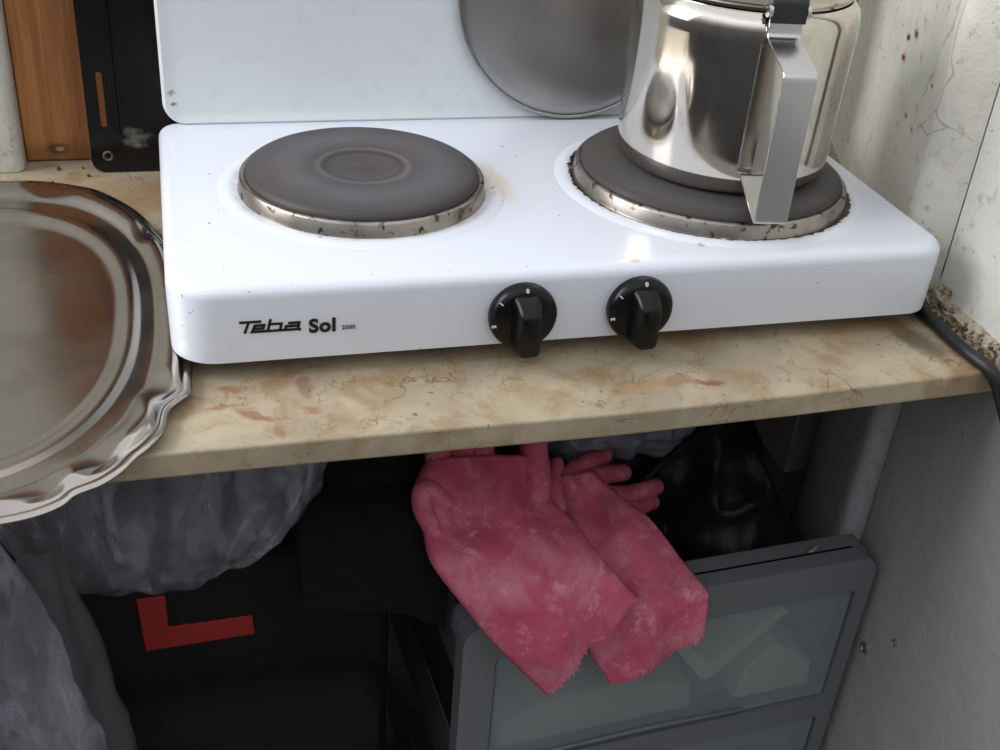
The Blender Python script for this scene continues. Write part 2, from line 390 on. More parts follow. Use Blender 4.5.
# ------------------------------------------------------------------ hotplate
W, D = .50, .2706
hp = thing('hotplate', 'white enamelled double electric hotplate with raised lid and two black knobs', 'hotplate')
G = .012
m = MB(); rings = []
for z, ins in ((G, .0005), (G + .02, .0002), (TOP - .0075, 0)) + tuple((TOP - .0075 + .0075 * math.sin(a), .0075 * (1 - math.cos(a))) for a in (.3, .6, .9, 1.2, .5 * PI)):
    rings.append([(x, y, z) for x, y in rrect(ins, W - ins, ins, D - ins, (.027 - ins, .024 - ins, .015 - ins, .015 - ins), 12)])
m.loft(rings)
for c, r in ((LP, .0817), (RP, .0965)):      # pressed collar round each plate
    m.lathe([(r + .015, TOP - .0004), (r + .012, TOP + .0004), (r + .008, TOP + .0013), (r + .004, TOP + .0012), (r + .001, TOP + .0004), (r - .004, TOP + .0002)], (c[0], c[1], 0), 128, False, False)
body = m.build('body', M_ENAMEL, hp)
for x, y in ((.035, .035), (.465, .035), (.035, .235), (.465, .235)):
    f = MB(); f.lathe([(.009, .0002), (.010, .004), (.009, G + .001)], (x, y, 0), 24); f.build('foot', M_BLACK, hp)
def cooking_plate(c, r, iron, lab):
    m = MB(); R = r - .0045; z = TOP
    prof = [(R, z + .001), (R, z + .0105), (R - .001, z + .0130), (R - .0035, z + .0146), (R - .007, z + .0152), (R - .02, z + .0152), (.045, z + .0152), (.0275, z + .0152), (.0255, z + .0143), (.0235, z + .0143), (.0215, z + .0138), (.010, z + .0132), (.004, z + .0134), (.0005, z + .0138)]
    m.lathe(prof, (c[0], c[1], 0), 160, False, True); p = m.build('cooking_plate', iron, hp, smooth=50); p['label'] = lab
    t = MB(); t.lathe([(R - .0005, z + .0092), (R + .0006, z + .0104), (r - .002, z + .0101), (r - .0008, z + .0088), (r, z + .0012), (r + .0006, z)], (c[0], c[1], 0), 160, False, False)
    t.build('trim_ring', M_TRIM, p, smooth=60)
cooking_plate(LP, .0817, M_IRON_L, 'smaller bare cast iron plate at left with worn steel ring')
cooking_plate(RP, .0965, M_IRON_R, 'larger cast iron plate at right under the steel pot')
# raised lid
tilt = Matrix.Rotation(math.radians(-4), 4, 'X')
LM = Matrix.Translation((0, D - .003, TOP - .0010)) @ tilt @ Matrix.Rotation(PI / 2, 4, 'X')
m = MB(); rings = []
for z, ins in ((-.004, 0), (.0035, 0), (.006, .0006), (.0072, .0022), (.0066, .0045), (.0052, .008)):
    rings.append([LM @ Vector((x, y, z)) for x, y in rrect(.0045 + ins, .4955 - ins, ins, .262 - ins, (.017 - ins,) * 4, 12)])
m.loft(rings); lid = m.build('lid', M_LID, hp, smooth=50); lid['label'] = 'white upright lid standing open at the back'
for x in (.10, .40):
    h = MB(); h.tube([(x - .03, D - .001, TOP - .002), (x + .03, D - .001, TOP - .002)], .003, 12); h.build('hinge', M_DARK, lid)
# knobs
RX = Matrix.Rotation(PI / 2, 4, 'X')
def knob(cx, cz):
    m = MB(); M = RX
    m.lathe([(.0205, -.001), (.0212, .003), (.0210, .0055), (.0195, .0085), (.0165, .0096), (.006, .0098), (.0004, .0098)], (cx, 0, cz), 64, True, True, M)
    k = m.build('knob', M_BLACK, hp, smooth=45)
    g = MB(); rings = []
    for d, hw, z0, z1 in ((.008, .0085, -.0195, .0165), (.014, .0076, -.0195, .0150), (.020, .0068, -.0195, .0115), (.0225, .0062, -.0185, .0095), (.0235, .0050, -.0170, .0080)):
        rings.append([(cx + x, -d, cz + z) for x, z in rrect(-hw, hw, z0, z1, .0035, 4)])
    g.loft(rings); g.build('grip', M_BLACK, k, smooth=35)
    for ang, ch in ((90, '0'), (143, '1'), (190, '2')):
        a = math.radians(ang); px = cx + .0192 * math.cos(a); pz = cz + .0192 * math.sin(a)
        cu = bpy.data.curves.new('mark', 'FONT'); cu.body = ch; cu.size = .0036; cu.align_x = 'CENTER'; cu.align_y = 'CENTER'; cu.extrude = .0003; cu.offset = .00012
        slope = Matrix.Rotation(a - PI / 2, 4, 'Y').inverted() @ Matrix.Translation((0, 0, 0)) @ Matrix.Rotation(math.radians(-18), 4, 'X')
        mm = Matrix.Translation((px, -.0090, pz)) @ Matrix.Rotation(-(a - PI / 2), 4, 'Y') @ Matrix.Rotation(math.radians(-18), 4, 'X') @ RX
        curve_to_mb(cu, mm).build('dial_mark', M_WHITEPRINT, k, smooth=0)
knob(.2047, .0328); knob(.2798, .0324)
# printed lettering on the front
LT = Matrix.Translation((0, -.00035, 0)) @ RX
def strokes(lines, wd):
    mb = MB()
    for ln in lines:
        P = [Vector((p[0], p[1])) for p in ln]; n = len(P); L = []; R = []
        for i in range(n):
            a = (P[i] - P[i - 1]).normalized() if i else (P[1] - P[0]).normalized()
            b = (P[i + 1] - P[i]).normalized() if i < n - 1 else a
            na = Vector((-a.y, a.x)); nb = Vector((-b.y, b.x)); t = (na + nb); t = t * 2 / max(t.length_squared, 1.2)
            t = t * 1.0
            L.append(P[i] + t * wd / 1); R.append(P[i] - t * wd / 1)
        for i in range(n - 1):
            q = [L[i], L[i + 1], R[i + 1], R[i]]
            mb.loft([[LT @ Vector((p.x, p.y, -.0003)) for p in q], [LT @ Vector((p.x, p.y, 0)) for p in q]])
    return mb
def T(u, v):   # lettering grid: u 0..1 across the word, v 0..1 up, slanted
    return (.0379 + .0352 * u + .0016 * v, .0311 + .0078 * v)
word = [[T(-.02, .93), T(.33, .93)], [T(.13, .9), T(.10, 0.02)],
        [T(.24, .36), T(.38, .36), T(.385, .62), T(.24, .62), T(.215, .10), T(.96, .10)],
        [T(.47, 1.08), T(.465, .12)], [T(.47, .66), T(.66, .66), T(.66, .14)],
        [T(.765, .66), T(.945, .66), T(.945, .10), T(1.0, .04)], [T(.745, .12), T(.745, .40), T(.945, .40)]]
strokes(word, .00078).build('maker_lettering', M_PRINT, hp, smooth=0)
for body_t, x, sz, off in (('Sol', .0776, .0120, .00045), ('2500', .0966, .0037, 0)):
    cu = bpy.data.curves.new('txt', 'FONT'); cu.body = body_t; cu.size = sz; cu.extrude = .0002; cu.offset = off; cu.space_character = 1.08
    curve_to_mb(cu, Matrix.Translation((x, -.0003, .0293 if sz > .005 else .0298)) @ RX).build('model_lettering' if sz > .005 else 'rating_lettering', M_PRINT, hp, smooth=0)
# power cord, comes out under the right side and drops over the shelf front
m = MB(); m.tube(catmull([(.43, .16, .0075), (.475, .10, .006), (.4985, .04, .005), (.4988, .005, .005), (.4975, -.025, .005), (.4975, -.045, .0054), (.5025, -.0625, .002), (.5095, -.072, -.015), (.5155, -.093, -.047), (.5175, -.12, -.09), (.5175, -.17, -.15), (.517, -.235, -.25), (.516, -.27, -.45), (.515, -.28, -.70), (.505, -.30, -.7945), (.44, -.36, -.7950)], 8), .0046, 16)
m.build('power_cord', M_RUBBERCORD, hp)

# ------------------------------------------------------------------ pot on the right plate
pz = TOP + .0153; PR = .0744
pot = thing('steel_pot', 'stainless steel pot with strap handle standing on the right cooking plate', 'pot', (.3832, .1275, pz))
m = MB()
m.lathe([(.001, .0006), (.052, .0003), (.064, .0008), (.0692, .0028), (.0722, .0072), (.0733, .014), (.0736, .03), (.0750, .102), (.0746, .109), (.0730, .1145), (.0696, .1180), (.0678, .1195), (.0678, .1175), (.070, .110), (.071, .03), (.001, .004)], (0, 0, 0), 128)
m.build('body', M_STEEL, pot, smooth=60)
m = MB(); m.lathe([(.0662, .1180), (.0682, .1222), (.0692, .1236), (.0690, .1248), (.066, .1258), (.050, .1292), (.030, .1320), (.001, .1332)], (0, 0, 0), 128); pl = m.build('lid', M_STEEL, pot, smooth=60)
m = MB(); m.lathe([(.006, .132), (.005, .139), (.011, .143), (.012, .149), (.008, .153), (.001, .154)], (0, 0, 0), 32); m.build('lid_knob', M_BLACK, pl, smooth=60)
ang = math.atan2(-.99, -.135); dv = Vector((math.cos(ang), math.sin(ang), 0)); sv = Vector((-dv.y, dv.x, 0))
def strap(pts, wd, th, nm, mat, par):
    P = [Vector((p[0], p[1])) for p in pts]; rings = []
    for i, p in enumerate(P):
        t = (P[min(i + 1, len(P) - 1)] - P[max(i - 1, 0)]).normalized(); n = Vector((-t.y, t.x)) * th / 2
        def w3(q, s): return dv * q.x + sv * s + Vector((0, 0, q.y))
        rings.append([w3(p + n, -wd), w3(p + n, wd), w3(p - n, wd), w3(p - n, -wd)])
    mb = MB(); mb.loft(rings); return mb.build(nm, mat, par, bevel=.0003, seg=1, smooth=30)
def corner(pts, r=.004, n=5):
    out = [Vector(pts[0])]
    for i in range(1, len(pts) - 1):
        a, b, c = (Vector(q) for q in pts[i - 1:i + 2]); u = (a - b).normalized(); v = (c - b).normalized()
        for k in range(n + 1):
            t = k / n; out.append((b + u * r) * (1 - t) ** 2 + b * 2 * t * (1 - t) + (b + v * r) * t * t)
    out.append(Vector(pts[-1])); return out
hd = strap(corner([(PR + .0008, .1185), (PR + .0010, .1075), (PR + .0400, .0965), (PR + .0400, .0004), (PR + .0006, .0170)], .0045), .0106, .0014, 'handle', M_STRAP, pot)
strap(corner([(PR - .012, .1345), (PR + .0035, .1300), (PR + .0035, .1165)], .003), .0112, .0016, 'lid_clip', M_DARK, hd)
for sx in (-.012, .012):
    m = MB(); c = dv * (PR + .0015) + sv * sx + Vector((0, 0, .1235)); m.tube([c - sv * .0012, c + sv * .0012], .0042, 16); m.build('hinge_eye', M_STRAP, hd)

# round metal lid leaning on the raised hotplate lid
DM = Matrix.Translation((.314, .2545, TOP + .0008)) @ Matrix.Rotation(math.radians(-4.5), 4, 'X') @ Matrix.Translation((0, 0, .095)) @ RX
dk = thing('round_metal_lid', 'round dull grey metal lid leaning upright behind the pot', 'lid')
m = MB(); m.lathe([(.0005, .0022), (.050, .0018), (.085, .0008), (.0905, .0), (.0925, -.001), (.0925, -.0025), (.05, -.001), (.0005, .0005)], (0, 0, 0), 128, True, True, None)
for i, v in enumerate(m.v): m.v[i] = tuple(DM @ Vector(v))
m.build('disc', M_DISC, dk, smooth=50)
m = MB(); ring = []
R0 = .0932; rr = .0014
rings = [[DM @ Vector(((R0 + rr * math.cos(b)) * math.cos(a), (R0 + rr * math.cos(b)) * math.sin(a), rr * math.sin(b))) for b in [2 * PI * k / 12 for k in range(12)]] for a in [2 * PI * j / 128 for j in range(129)]]
m.loft(rings, True, False, False); m.build('rolled_rim', M_RIM, dk, smooth=80)

# ------------------------------------------------------------------ scalloped tray
TC = Vector((-.135, .08))
half = [(-.135, .292), (-.116, .2895), (-.094, .288), (-.074, .2815), (-.0615, .275), (-.050, .268), (-.0377, .254), (-.026, .238), (-.017, .222), (-.010, .205), (-.0060, .194), (-.0020, .184), (.0030, .168), (.0070, .145), (.0100, .11), (.0115, .08), (.0120, .055), (.0120, .03), (.0115, .010), (.0105, -.006), (.0095, -.0200), (.0040, -.0270), (-.0015, -.0350), (-.0035, -.0430), (-.006, -.0600), (-.0130, -.0745), (-.0195, -.0840), (-.0265, -.0965), (-.036, -.1060), (-.0475, -.1120), (-.0535, -.1195), (-.066, -.1260), (-.083, -.1290), (-.103, -.1285), (-.120, -.1255), (-.135, -.1275)]
half = [(x, y + .0085 * max(0, min(1, (-y - .03) / .07)) + .004 * max(0, min(1, (y - .2) / .06))) for x, y in half]
def pol(p): q = Vector(p) - TC; return (math.atan2(q.y, q.x), q.length)
tab = sorted(pol((p.x, p.y)) for p in catmull([(x, y, 0) for x, y in half], 5))           # -90..90 degrees
def rad(th):
    th = (th + PI) % (2 * PI) - PI
    if th > PI / 2: th = PI - th
    if th < -PI / 2: th = -PI - th
    for (a, ra), (b, rb) in zip(tab, tab[1:]):
        if a <= th <= b: return ra + (rb - ra) * (th - a) / (b - a + 1e-9)
    return tab[0][1] if th < 0 else tab[-1][1]
def srad(th):          # the smooth oval under the scallops
    n = 2.45; a = .1435; b = .2085; return (abs(math.cos(th) / a) ** n + abs(math.sin(th) / b) ** n) ** (-1 / n)
notch = [math.atan2(y - TC.y, x - TC.x) for x, y in ((-.076, .281), (-.0065, .196), (.004, -.027), (-.0265, -.0965), (-.0535, -.1195))]
notch += [PI - a for a in notch]
def lobe(th):
    d = min(abs((th - a + PI) % (2 * PI) - PI) for a in notch); return min(1, d / .13)
NT = 720; m = MB(); rings = []
def zoff(t): return 0
for s_, z, use in ((.02, .0012, 0), (.35, .0012, 0), (.60, .0012, 0), (.700, .0012, 0), (.716, .0013, 0), (.740, .0030, 0), (.762, .0050, 0), (.780, .0056, 0), (.798, .0052, 0), (.815, .0042, 0), (.822, .0040, .1), (.868, .0041, .25), (.876, .0044, .3), (.889, .0064, .45), (.908, .0092, .65), (.925, .0106, .85), (.940, .0108, 1), (.952, .0094, 1), (.961, .0074, 1), (.967, .0064, 1), (.975, .0064, 1), (1.0, .0066, 1)):
    ring = []
    for j in range(NT):
        th = 2 * PI * j / NT; r = (srad(th) * (1 - use) + rad(th) * use) * s_
        l = lobe(th); l = l * l * (3 - 2 * l); zz = z
        if .85 < s_ < .96: zz = .0040 + (z - .0040) * (.42 + .58 * l)
        if s_ in (.889, .908): r *= 1 - .012 * (1 - l)
        ring.append((TC.x + r * math.cos(th), TC.y + r * math.sin(th), zz + .0004))
    rings.append(ring)
m.loft(rings, True, True, False)
tray = m.build('scalloped_tray', M_TRAY, solid=.0009, smooth=80)
tag(tray, 'large oval steel tray with scalloped rim overhanging the shelf beside the hotplate', 'tray')

# ------------------------------------------------------------------ plank and black pan behind
m = MB(); m.box((-.1035, .3485, .0006), (-.0325, .3612, .58)); o = m.build('wooden_plank', M_WOOD, bevel=.0015)
tag(o, 'upright brown pine plank with a knot near its foot between pier and black pan', 'plank')
bp = thing('baking_pan', 'black baking pan standing upright on the shelf behind the hotplate', 'pan', (-.0528, .322, .0))
lean = Matrix.Translation((0, 0, .0006)) @ Matrix.Rotation(math.radians(-3), 4, 'X') @ RX
outer = rrect(0, .26, 0, .38, .010, 8); hole = [(x, y) for x, y in reversed(rrect(.0098, .0142, .036, .079, .0021, 5))]
curve_mesh('pan', [outer, hole], .0016, lean).build('rim_plate', M_PAN, bp, bevel=.0005, seg=2, smooth=30)
m = MB(); rings = []
for z, i in ((-.028, .008), (-.024, .003), (-.0009, 0)): rings.append([lean @ Vector((x, y, z)) for x, y in rrect(.022 + i, .238 - i, .020 + i, .36 - i, .016 - i, 8)])
m.loft(rings, True, True, True); m.build('pan_base', M_PAN, bp, smooth=40)
m = MB(); rings = []
for z, i in ((.0008, 0), (.0022, .0006), (.0022, .0026), (.0008, .0032)): rings.append([lean @ Vector((x, y, z)) for x, y in rrect(.0205 + i, .2395 - i, .0185 + i, .3615 - i, .017 - i, 8)])
m.loft(rings, True, False, False); m.build('pan_bead', M_PAN, bp, smooth=40)
m = MB(); m.lathe([(.0022, .0008), (.0034, .0014), (.0042, .0008)], (0, 0, 0), 24, False, False, None)
m.v = [tuple(lean @ (Vector(v) + Vector((.0125, .0130, .0)))) for v in m.v]; m.build('hanging_eye', M_PANHOLE, bp)

# crumbs of plaster on the shelf by the wall
m = MB()
for k in range(84):
    if k < 75: x, y = random.uniform(.500, .5205), random.uniform(-.055, .028); x = max(x, .508)
    else: x, y = random.uniform(-.10, -.01), random.uniform(.285, .345)
    r = random.uniform(.0006, .0018); pts = []
    base = Vector((x, y, r * .6 + (.004 if k < 75 else .0003)))
    bm = bmesh.new(); bmesh.ops.create_icosphere(bm, subdivisions=1, radius=r)
    vs = [base + v.co * random.uniform(.6, 1.3) for v in bm.verts]; fs = [tuple(v.index for v in f.verts) for f in bm.faces]; bm.free()
    m.add(vs, fs)
o = m.build('plaster_crumbs', M_CRUMB, smooth=0); tag(o, 'brown plaster crumbs and grit scattered on the shelf along the wall', 'crumbs', kind='stuff')

# ------------------------------------------------------------------ drawer unit under the shelf
ux = Vector((.51 - .1735, .019, 0)).normalized(); DA = math.atan2(ux.y, ux.x)
du = thing('drawer_unit', 'grey plastic drawer tower with frosted fronts under the shelf at right', 'drawers', (.1735, -.02, FZ), DA)
H = .5955; DW = .3375; DD = .33
PITCH = .1425
hs = []; z1 = H - .030
for k in range(4):
    hs.append([(x, z) for x, z in reversed(rrect(.0285, .3265, z1 - .118, z1, .004, 4))]); z1 -= PITCH
fr = curve_mesh('frame', [rrect(.0035, DW + .002, .008, H + .003, (.004, .004, .016, .016), 8)] + hs, .016, Matrix.Translation((0, .004, 0)) @ RX)
fr.build('front_frame', M_DRAWER, du, bevel=.0025, seg=3, smooth=35)
fr2 = curve_mesh('rear', [rrect(-.002, DW + .002, .008, H - .06, (.004, .004, .016, .016), 8)] + [[(x, z) for x, z in reversed(rrect(.02, DW - .02, .03, H - .09, .004, 4))]], .014, Matrix.Translation((0, DD - .008, 0)) @ RX)
fr2.build('rear_frame', M_DRAWER, du, bevel=.0025, seg=2, smooth=35)
for x0 in (DW - .0105,):
    for z0 in (.012, .20, .34):
        m = MB(); m.box((x0, .008, z0), (x0 + .012, DD - .012, z0 + .014)); m.build('side_rail', M_DRAWER, du, bevel=.002)
m = MB(); rings = []
for y, i in ((.010, 0), (.026, 0), (.029, .003)): rings.append([(x, y, z) for x, z in rrect(.0035 + i, DW + .002 - i, H - .022, H + .003 - i, (.002, .002, .012, .012), 6)])
m.loft(rings); m.build('top_rail', M_DRAWER, du, smooth=40)
for x in (.03, .31):
    for y in (.03, .30):
        m = MB(); m.lathe([(.012, .0005), (.014, .013)], (x, y, 0), 20); m.build('foot', M_DRAWER, du)
z1 = H - .030
for k in range(4):
    m = MB(); rings = []
    for y, i in ((.002, 0), (-.0015, 0), (-.003, .0015)):
        rings.append([(x, y, z) for x, z in rrect(.0300 + i, .3250 - i, z1 - .116 + i, z1 - .0015 - i, .004, 4)])
    m.loft(rings); dr = m.build('drawer', M_PANEL, du, smooth=35)
    m = MB()      # arched finger lip along the foot of the front
    top = catmull([(.030, -.004, z1 - .112), (.09, -.0075, z1 - .107), (.165, -.009, z1 - .1035), (.22, -.0075, z1 - .107), (.25, -.004, z1 - .112)], 8)
    m.tube(top, [.0012 + .0006 * math.sin(PI * i / (len(top) - 1)) for i in range(len(top))], 10); m.build('handle', M_DRAWER, dr)
    m = MB(); m.box((.032, .02, z1 - .114), (.320, DD - .02, z1 - .111)); m.box((.032, DD - .022, z1 - .111), (.320, DD - .02, z1 - .05)); m.box((.032, .006, z1 - .111), (.034, DD - .022, z1 - .045)); m.box((.318, .006, z1 - .111), (.320, DD - .022, z1 - .045)); m.build('drawer_tray', M_DRAWER, dr, bevel=.002)
    z1 -= PITCH
# contents seen through the top front
FM = Matrix.Translation((.1735, -.02, FZ)) @ Matrix.Rotation(DA, 4, 'Z')
ZB = H - .030 - .1105
m = MB()
def slab(pts, th, y):
    m.loft([[FM @ Vector((x, y, z)) for x, z in pts], [FM @ Vector((x, y + th, z)) for x, z in pts]])
m = MB(); slab([(.158, ZB + .105), (.166, ZB + .105), (.214, ZB + .048), (.268, ZB + .098), (.276, ZB + .092), (.216, ZB + .032), (.208, ZB + .034)], .05, .0045)
o = m.build('folded_card', M_PAPER, bevel=.001); tag(o, 'white folded card making a V behind the top drawer front', 'card')
m = MB(); slab([(.243, ZB + .0008), (.315, ZB + .0008), (.312, ZB + .028), (.272, ZB + .058), (.248, ZB + .034)], .04, .0045)
o = m.build('paper_packet', M_PAPER, bevel=.003); tag(o, 'pale paper packet lying right of the folded card inside top drawer', 'packet')
m = MB(); slab([(.038, ZB + .0008), (.206, ZB + .0008), (.204, ZB + .026), (.15, ZB + .044), (.08, ZB + .042), (.040, ZB + .024)], .10, .0045)
o = m.build('cloth_bundle', M_SOCKET, bevel=.006, seg=3); tag(o, 'pale bundle lying at left inside the top drawer behind the frosted front', 'bundle')
m = MB(); m.tube([(0, 0, 0), (.004, 0, .001), (.0075, .001, .004)], [.0012, .0018, .0010], 8)
o = m.build('metal_scrap', M_SCREW, loc=FM @ Vector((.282, .010, H + .0065))); tag(o, 'tiny shiny scrap of metal on the back edge of the drawer tower', 'scrap')

# ------------------------------------------------------------------ heaps of black things and bags
def lump(center, radii, sub, amp, sc, seed, fold=0, fdir=(1, 0, 0), fsc=60, sq=1.0, lo=-9):
    bm = bmesh.new(); bmesh.ops.create_icosphere(bm, subdivisions=sub, radius=1)
    mb = MB(); vs = []
    for v in bm.verts:
        n = v.co.normalized(); q = Vector(tuple(math.copysign(abs(c) ** sq, c) for c in n))
        p = Vector((q.x * radii[0], q.y * radii[1], q.z * radii[2]))
        d = noise.fractal(p * sc + Vector((seed, 0, seed)), .8, 2.1, 4) * amp
        ridge = (1 - abs(noise.noise(p * sc * 1.6 + Vector((seed * 3, 1, 2))))) ** 3 * amp * .6
        d += ridge
        if fold: d += fold * math.sin(p.dot(Vector(fdir)) * fsc + 3 * noise.noise(p * 14))
        p = p + n * d + Vector(center)
        p.z = max(p.z, lo); vs.append(p)
    fs = [tuple(v.index for v in f.verts) for f in bm.faces]; bm.free(); mb.add(vs, fs); return mb
def smooth01(a, b, x):
    t = max(0, min(1, (x - a) / (b - a))); return t * t * (3 - 2 * t)
hb = MB(); rings = []; NX = 110; NR = 90
for i in range(NX + 1):
    t = i / NX; x = .188 + .302 * t
    e = min(1, (min(t, 1 - t) / .16)) ** .5 if min(t, 1 - t) > 0 else .03
    e = max(e, .04)
    y0 = .100 - .062 * smooth01(.35, .42, x); y1 = .30
    h = e * (1 - .25 * smooth01(.42, .49, x)); zb = -.243
    prof = catmull([(y0, 0, zb), (y0 + .002, 0, zb + .022 * h), (y0 + .030, 0, zb + .056 * h), (y0 + .07, 0, zb + .090 * h), (y0 + .12, 0, zb + .125 * h), (y1 - .04, 0, zb + .14 * h), (y1, 0, zb + .06 * h), (y1, 0, zb)], 12)
    ring = []
    for p in prof:
        q = Vector((x, p.x, p.z)); k = smooth01(0, .03, q.z - zb)
        d = (1 - abs(noise.noise(q * 16 + Vector((4, 1, 7))))) ** 3 * .016 + noise.noise(q * 38) * .006 - .008
        ring.append((q.x + noise.noise(q * 15 + Vector((9, 9, 9))) * .008 * k, q.y - d * k, q.z + d * k * .8))
    rings.append(ring)
hb.loft(rings)
o = hb.build('bin_bag', M_BINBAG, smooth=180); tag(o, 'black plastic bag heaped on the drawer tower behind the pink gloves', 'bag')
hc = lump((.118, .135, -.150), (.068, .085, .095), 6, .007, 14, 8.2, fold=.0026, fdir=(.35, 0, 1), fsc=300, lo=-.1745)
rings = []                       # the part that drapes down over the front of the case
for i in range(61):
    u = i / 60; x = .070 + .100 * u; e = max(.06, min(1, min(u, 1 - u) / .12)) ** .5
    hem = -.182 - .030 * u + .010 * math.sin(PI * u)
    prof = [(.13, -.150), (.075, -.128), (.035, -.130), (.008, -.152), (.000, -.172), (.001, hem - .004), (.008, hem - .010), (.0125, hem), (.014, -.172), (.016, -.164), (.050, -.160), (.13, -.160)]
    ring = []
    P = catmull([(y, 0, z) for y, z in prof], 8)
    for k, p in enumerate(P):
        q = Vector((x, p.x, p.z)); w = 1 if k < 46 else 0
        pl = math.sin((q.z * 1.0 + .42 * (q.x - .1)) * 420 + 2.5 * noise.noise(q * 20)) * .0022 * w * e
        d = noise.noise(q * 24) * .004 * w
        ring.append((q.x, q.y - pl - d * .6 - .002 * w * e, q.z + (d * .5 if k < 46 else 0)))
    rings.append(ring)
hc.loft(rings)
o = hc.build('dark_garment', M_CLOTH, smooth=180); tag(o, 'black ribbed garment bundled left of the pink gloves below the shelf', 'garment')
gb = lump((.338, .128, -.152), (.066, .028, .022), 5, .009, 26, 5.5)
o = gb.build('carrier_bag', M_GREYBAG, smooth=180); tag(o, 'small grey plastic bag crumpled between pink gloves and shelf underside', 'bag')

# black case with a red L band
ca = thing('travel_case', 'black fabric case with a red corner band standing under the shelf', 'case', (-.075, .045, FZ))
m = MB(); rings = []
CH = .625
for y, i in ((0, .010), (.003, .004), (.010, 0), (.20, 0), (.208, .006)): rings.append([(x, y, z) for x, z in rrect(i - .16, .215 - i, .0005 + i, CH - i, .022, 6)])
m.loft(rings); m.build('body', M_CASE, ca, smooth=40)
m = MB(); rings = []
for y, i in ((.002, 0), (-.016, .001), (-.024, .006), (-.026, .014)): rings.append([(x, y, z) for x, z in rrect(.004 - .12 + i, .208 - i, .02 + i, .515 - i, .024, 6)])
m.loft(rings); m.build('front_pocket', M_CASE, ca, smooth=40)
m = MB(); poly = [(.0375, .625 - .012), (.0375, .550), (.112, .5695), (.114, .5535), (.112, .552), (.0385, .5535)]
poly = [(.0365, .602), (.0555, .602), (.0555, .5725), (.1135, .5735), (.1145, .5555), (.0385, .5525)]
m.loft([[(x, -.0015, z) for x, z in poly], [(x, .004, z) for x, z in poly]]); m.build('red_band', M_RED, ca, bevel=.0006)

def film(fun, nu, nv, amp, sc, seed):
    mb = MB(); vs = []; fs = []
    for i in range(nu + 1):
        for j in range(nv):
            p = Vector(fun(i / nu, 2 * PI * j / nv))
            f = .35 + .65 * min(1, i / nu * 2)
            n = noise.noise_vector(p * sc + Vector((seed, 0, 0))) * amp * f + noise.noise_vector(p * sc * 2.7 + Vector((0, seed, 0))) * amp * .4 * f
            vs.append(p + n)
    for i in range(nu):
        for j in range(nv):
            k = (j + 1) % nv; fs.append((i * nv + j, i * nv + k, (i + 1) * nv + k, (i + 1) * nv + j))
    fs.append(tuple(nu * nv + j for j in range(nv))); mb.add(vs, fs); return mb
def bag1(t, a):      # belly hanging from the shelf underside
    z = -.0205 - .158 * t; w = (1 - t ** 2.6) ** .5 if t < .999 else .04
    cx = .000 - .030 * t; fold = 1 + (.07 * math.sin(9 * a + 3 * t) + .05 * math.sin(23 * a - 4 * t)) * (1 - t * .7)
    return (cx + (.012 + .092 * max(w, .05)) * math.cos(a) * fold, .028 + .036 * max(w, .05) * math.sin(a) * fold, z)
o = film(bag1, 90, 140, .0075, 26, 2).build('clear_bag', M_BAG, smooth=180); tag(o, 'pale translucent plastic bag bulging down from the shelf over the red band', 'bag')
def bag2(t, a):
    z = -.022 - .40 * t; w = .05 + .045 * math.sin(PI * min(1, t * .9)) ; fold = 1 + .10 * math.sin(5 * a + 3 * t)
    k = 1 if t < .97 else .6
    return (-.212 + (w + .045) * k * math.cos(a) * fold, -.056 + .034 * k * math.sin(a) * fold, z)
o = film(bag2, 90, 120, .010, 15, 9).build('hanging_bag', M_BAG, smooth=180); tag(o, 'pale translucent plastic bag hanging at far left below the tray', 'bag')
def bag3(t, a):
    z = -.095 - .36 * t; w = math.sin(PI * min(1, .10 + t * .66)); fold = 1 + .12 * math.sin(4 * a + 2 * t)
    return (-.085 + .036 * w * math.cos(a) * fold, -.016 + .024 * w * math.sin(a) * fold, z)
dbag = Mat('smoky_film', rgb(92, 88, 94), .4); dbag.see_through(.45); dbag.bump(dbag.noise(30, 4), .5, .006)
o = film(bag3, 60, 70, .006, 22, 14).build('smoky_bag', dbag.m, smooth=180); tag(o, 'dark smoky plastic bag slumped between hanging bag and black case', 'bag')

# old socket box on the wall under the shelf
sb = thing('junction_box', 'old white plastic junction box fixed below the shelf near the pipe', 'box', (.597, .268, -.335))
m = MB(); m.box((0, 0, 0), (.038, .09, .10)); m.build('casing', M_SOCKET, sb, bevel=.003, seg=3)
m = MB(); m.lathe([(.0018, 0), (.0016, .0012), (.0004, .0014)], (.026, -.0002, .075), 16, True, True, RX); m.build('screw', M_DARK, sb)
for yy, zz, r, lab in ((-.0084, -.2985, .0052, 'round wall plug close beside the drawer tower'), (-.038, -.2637, .0032, 'smaller screw head on the right wall further from the drawers')):
    m = MB(); m.lathe([(r, 0), (r * .95, .0012), (r * .6, .0018), (r * .45, .0008), (r * .1, .0008)], (0, 0, 0), 24, True, True, Matrix.Rotation(-PI / 2, 4, 'Y'))
    o = m.build('wall_screw', M_SCREW, loc=(.5229, yy, zz)); tag(o, lab, 'screw')

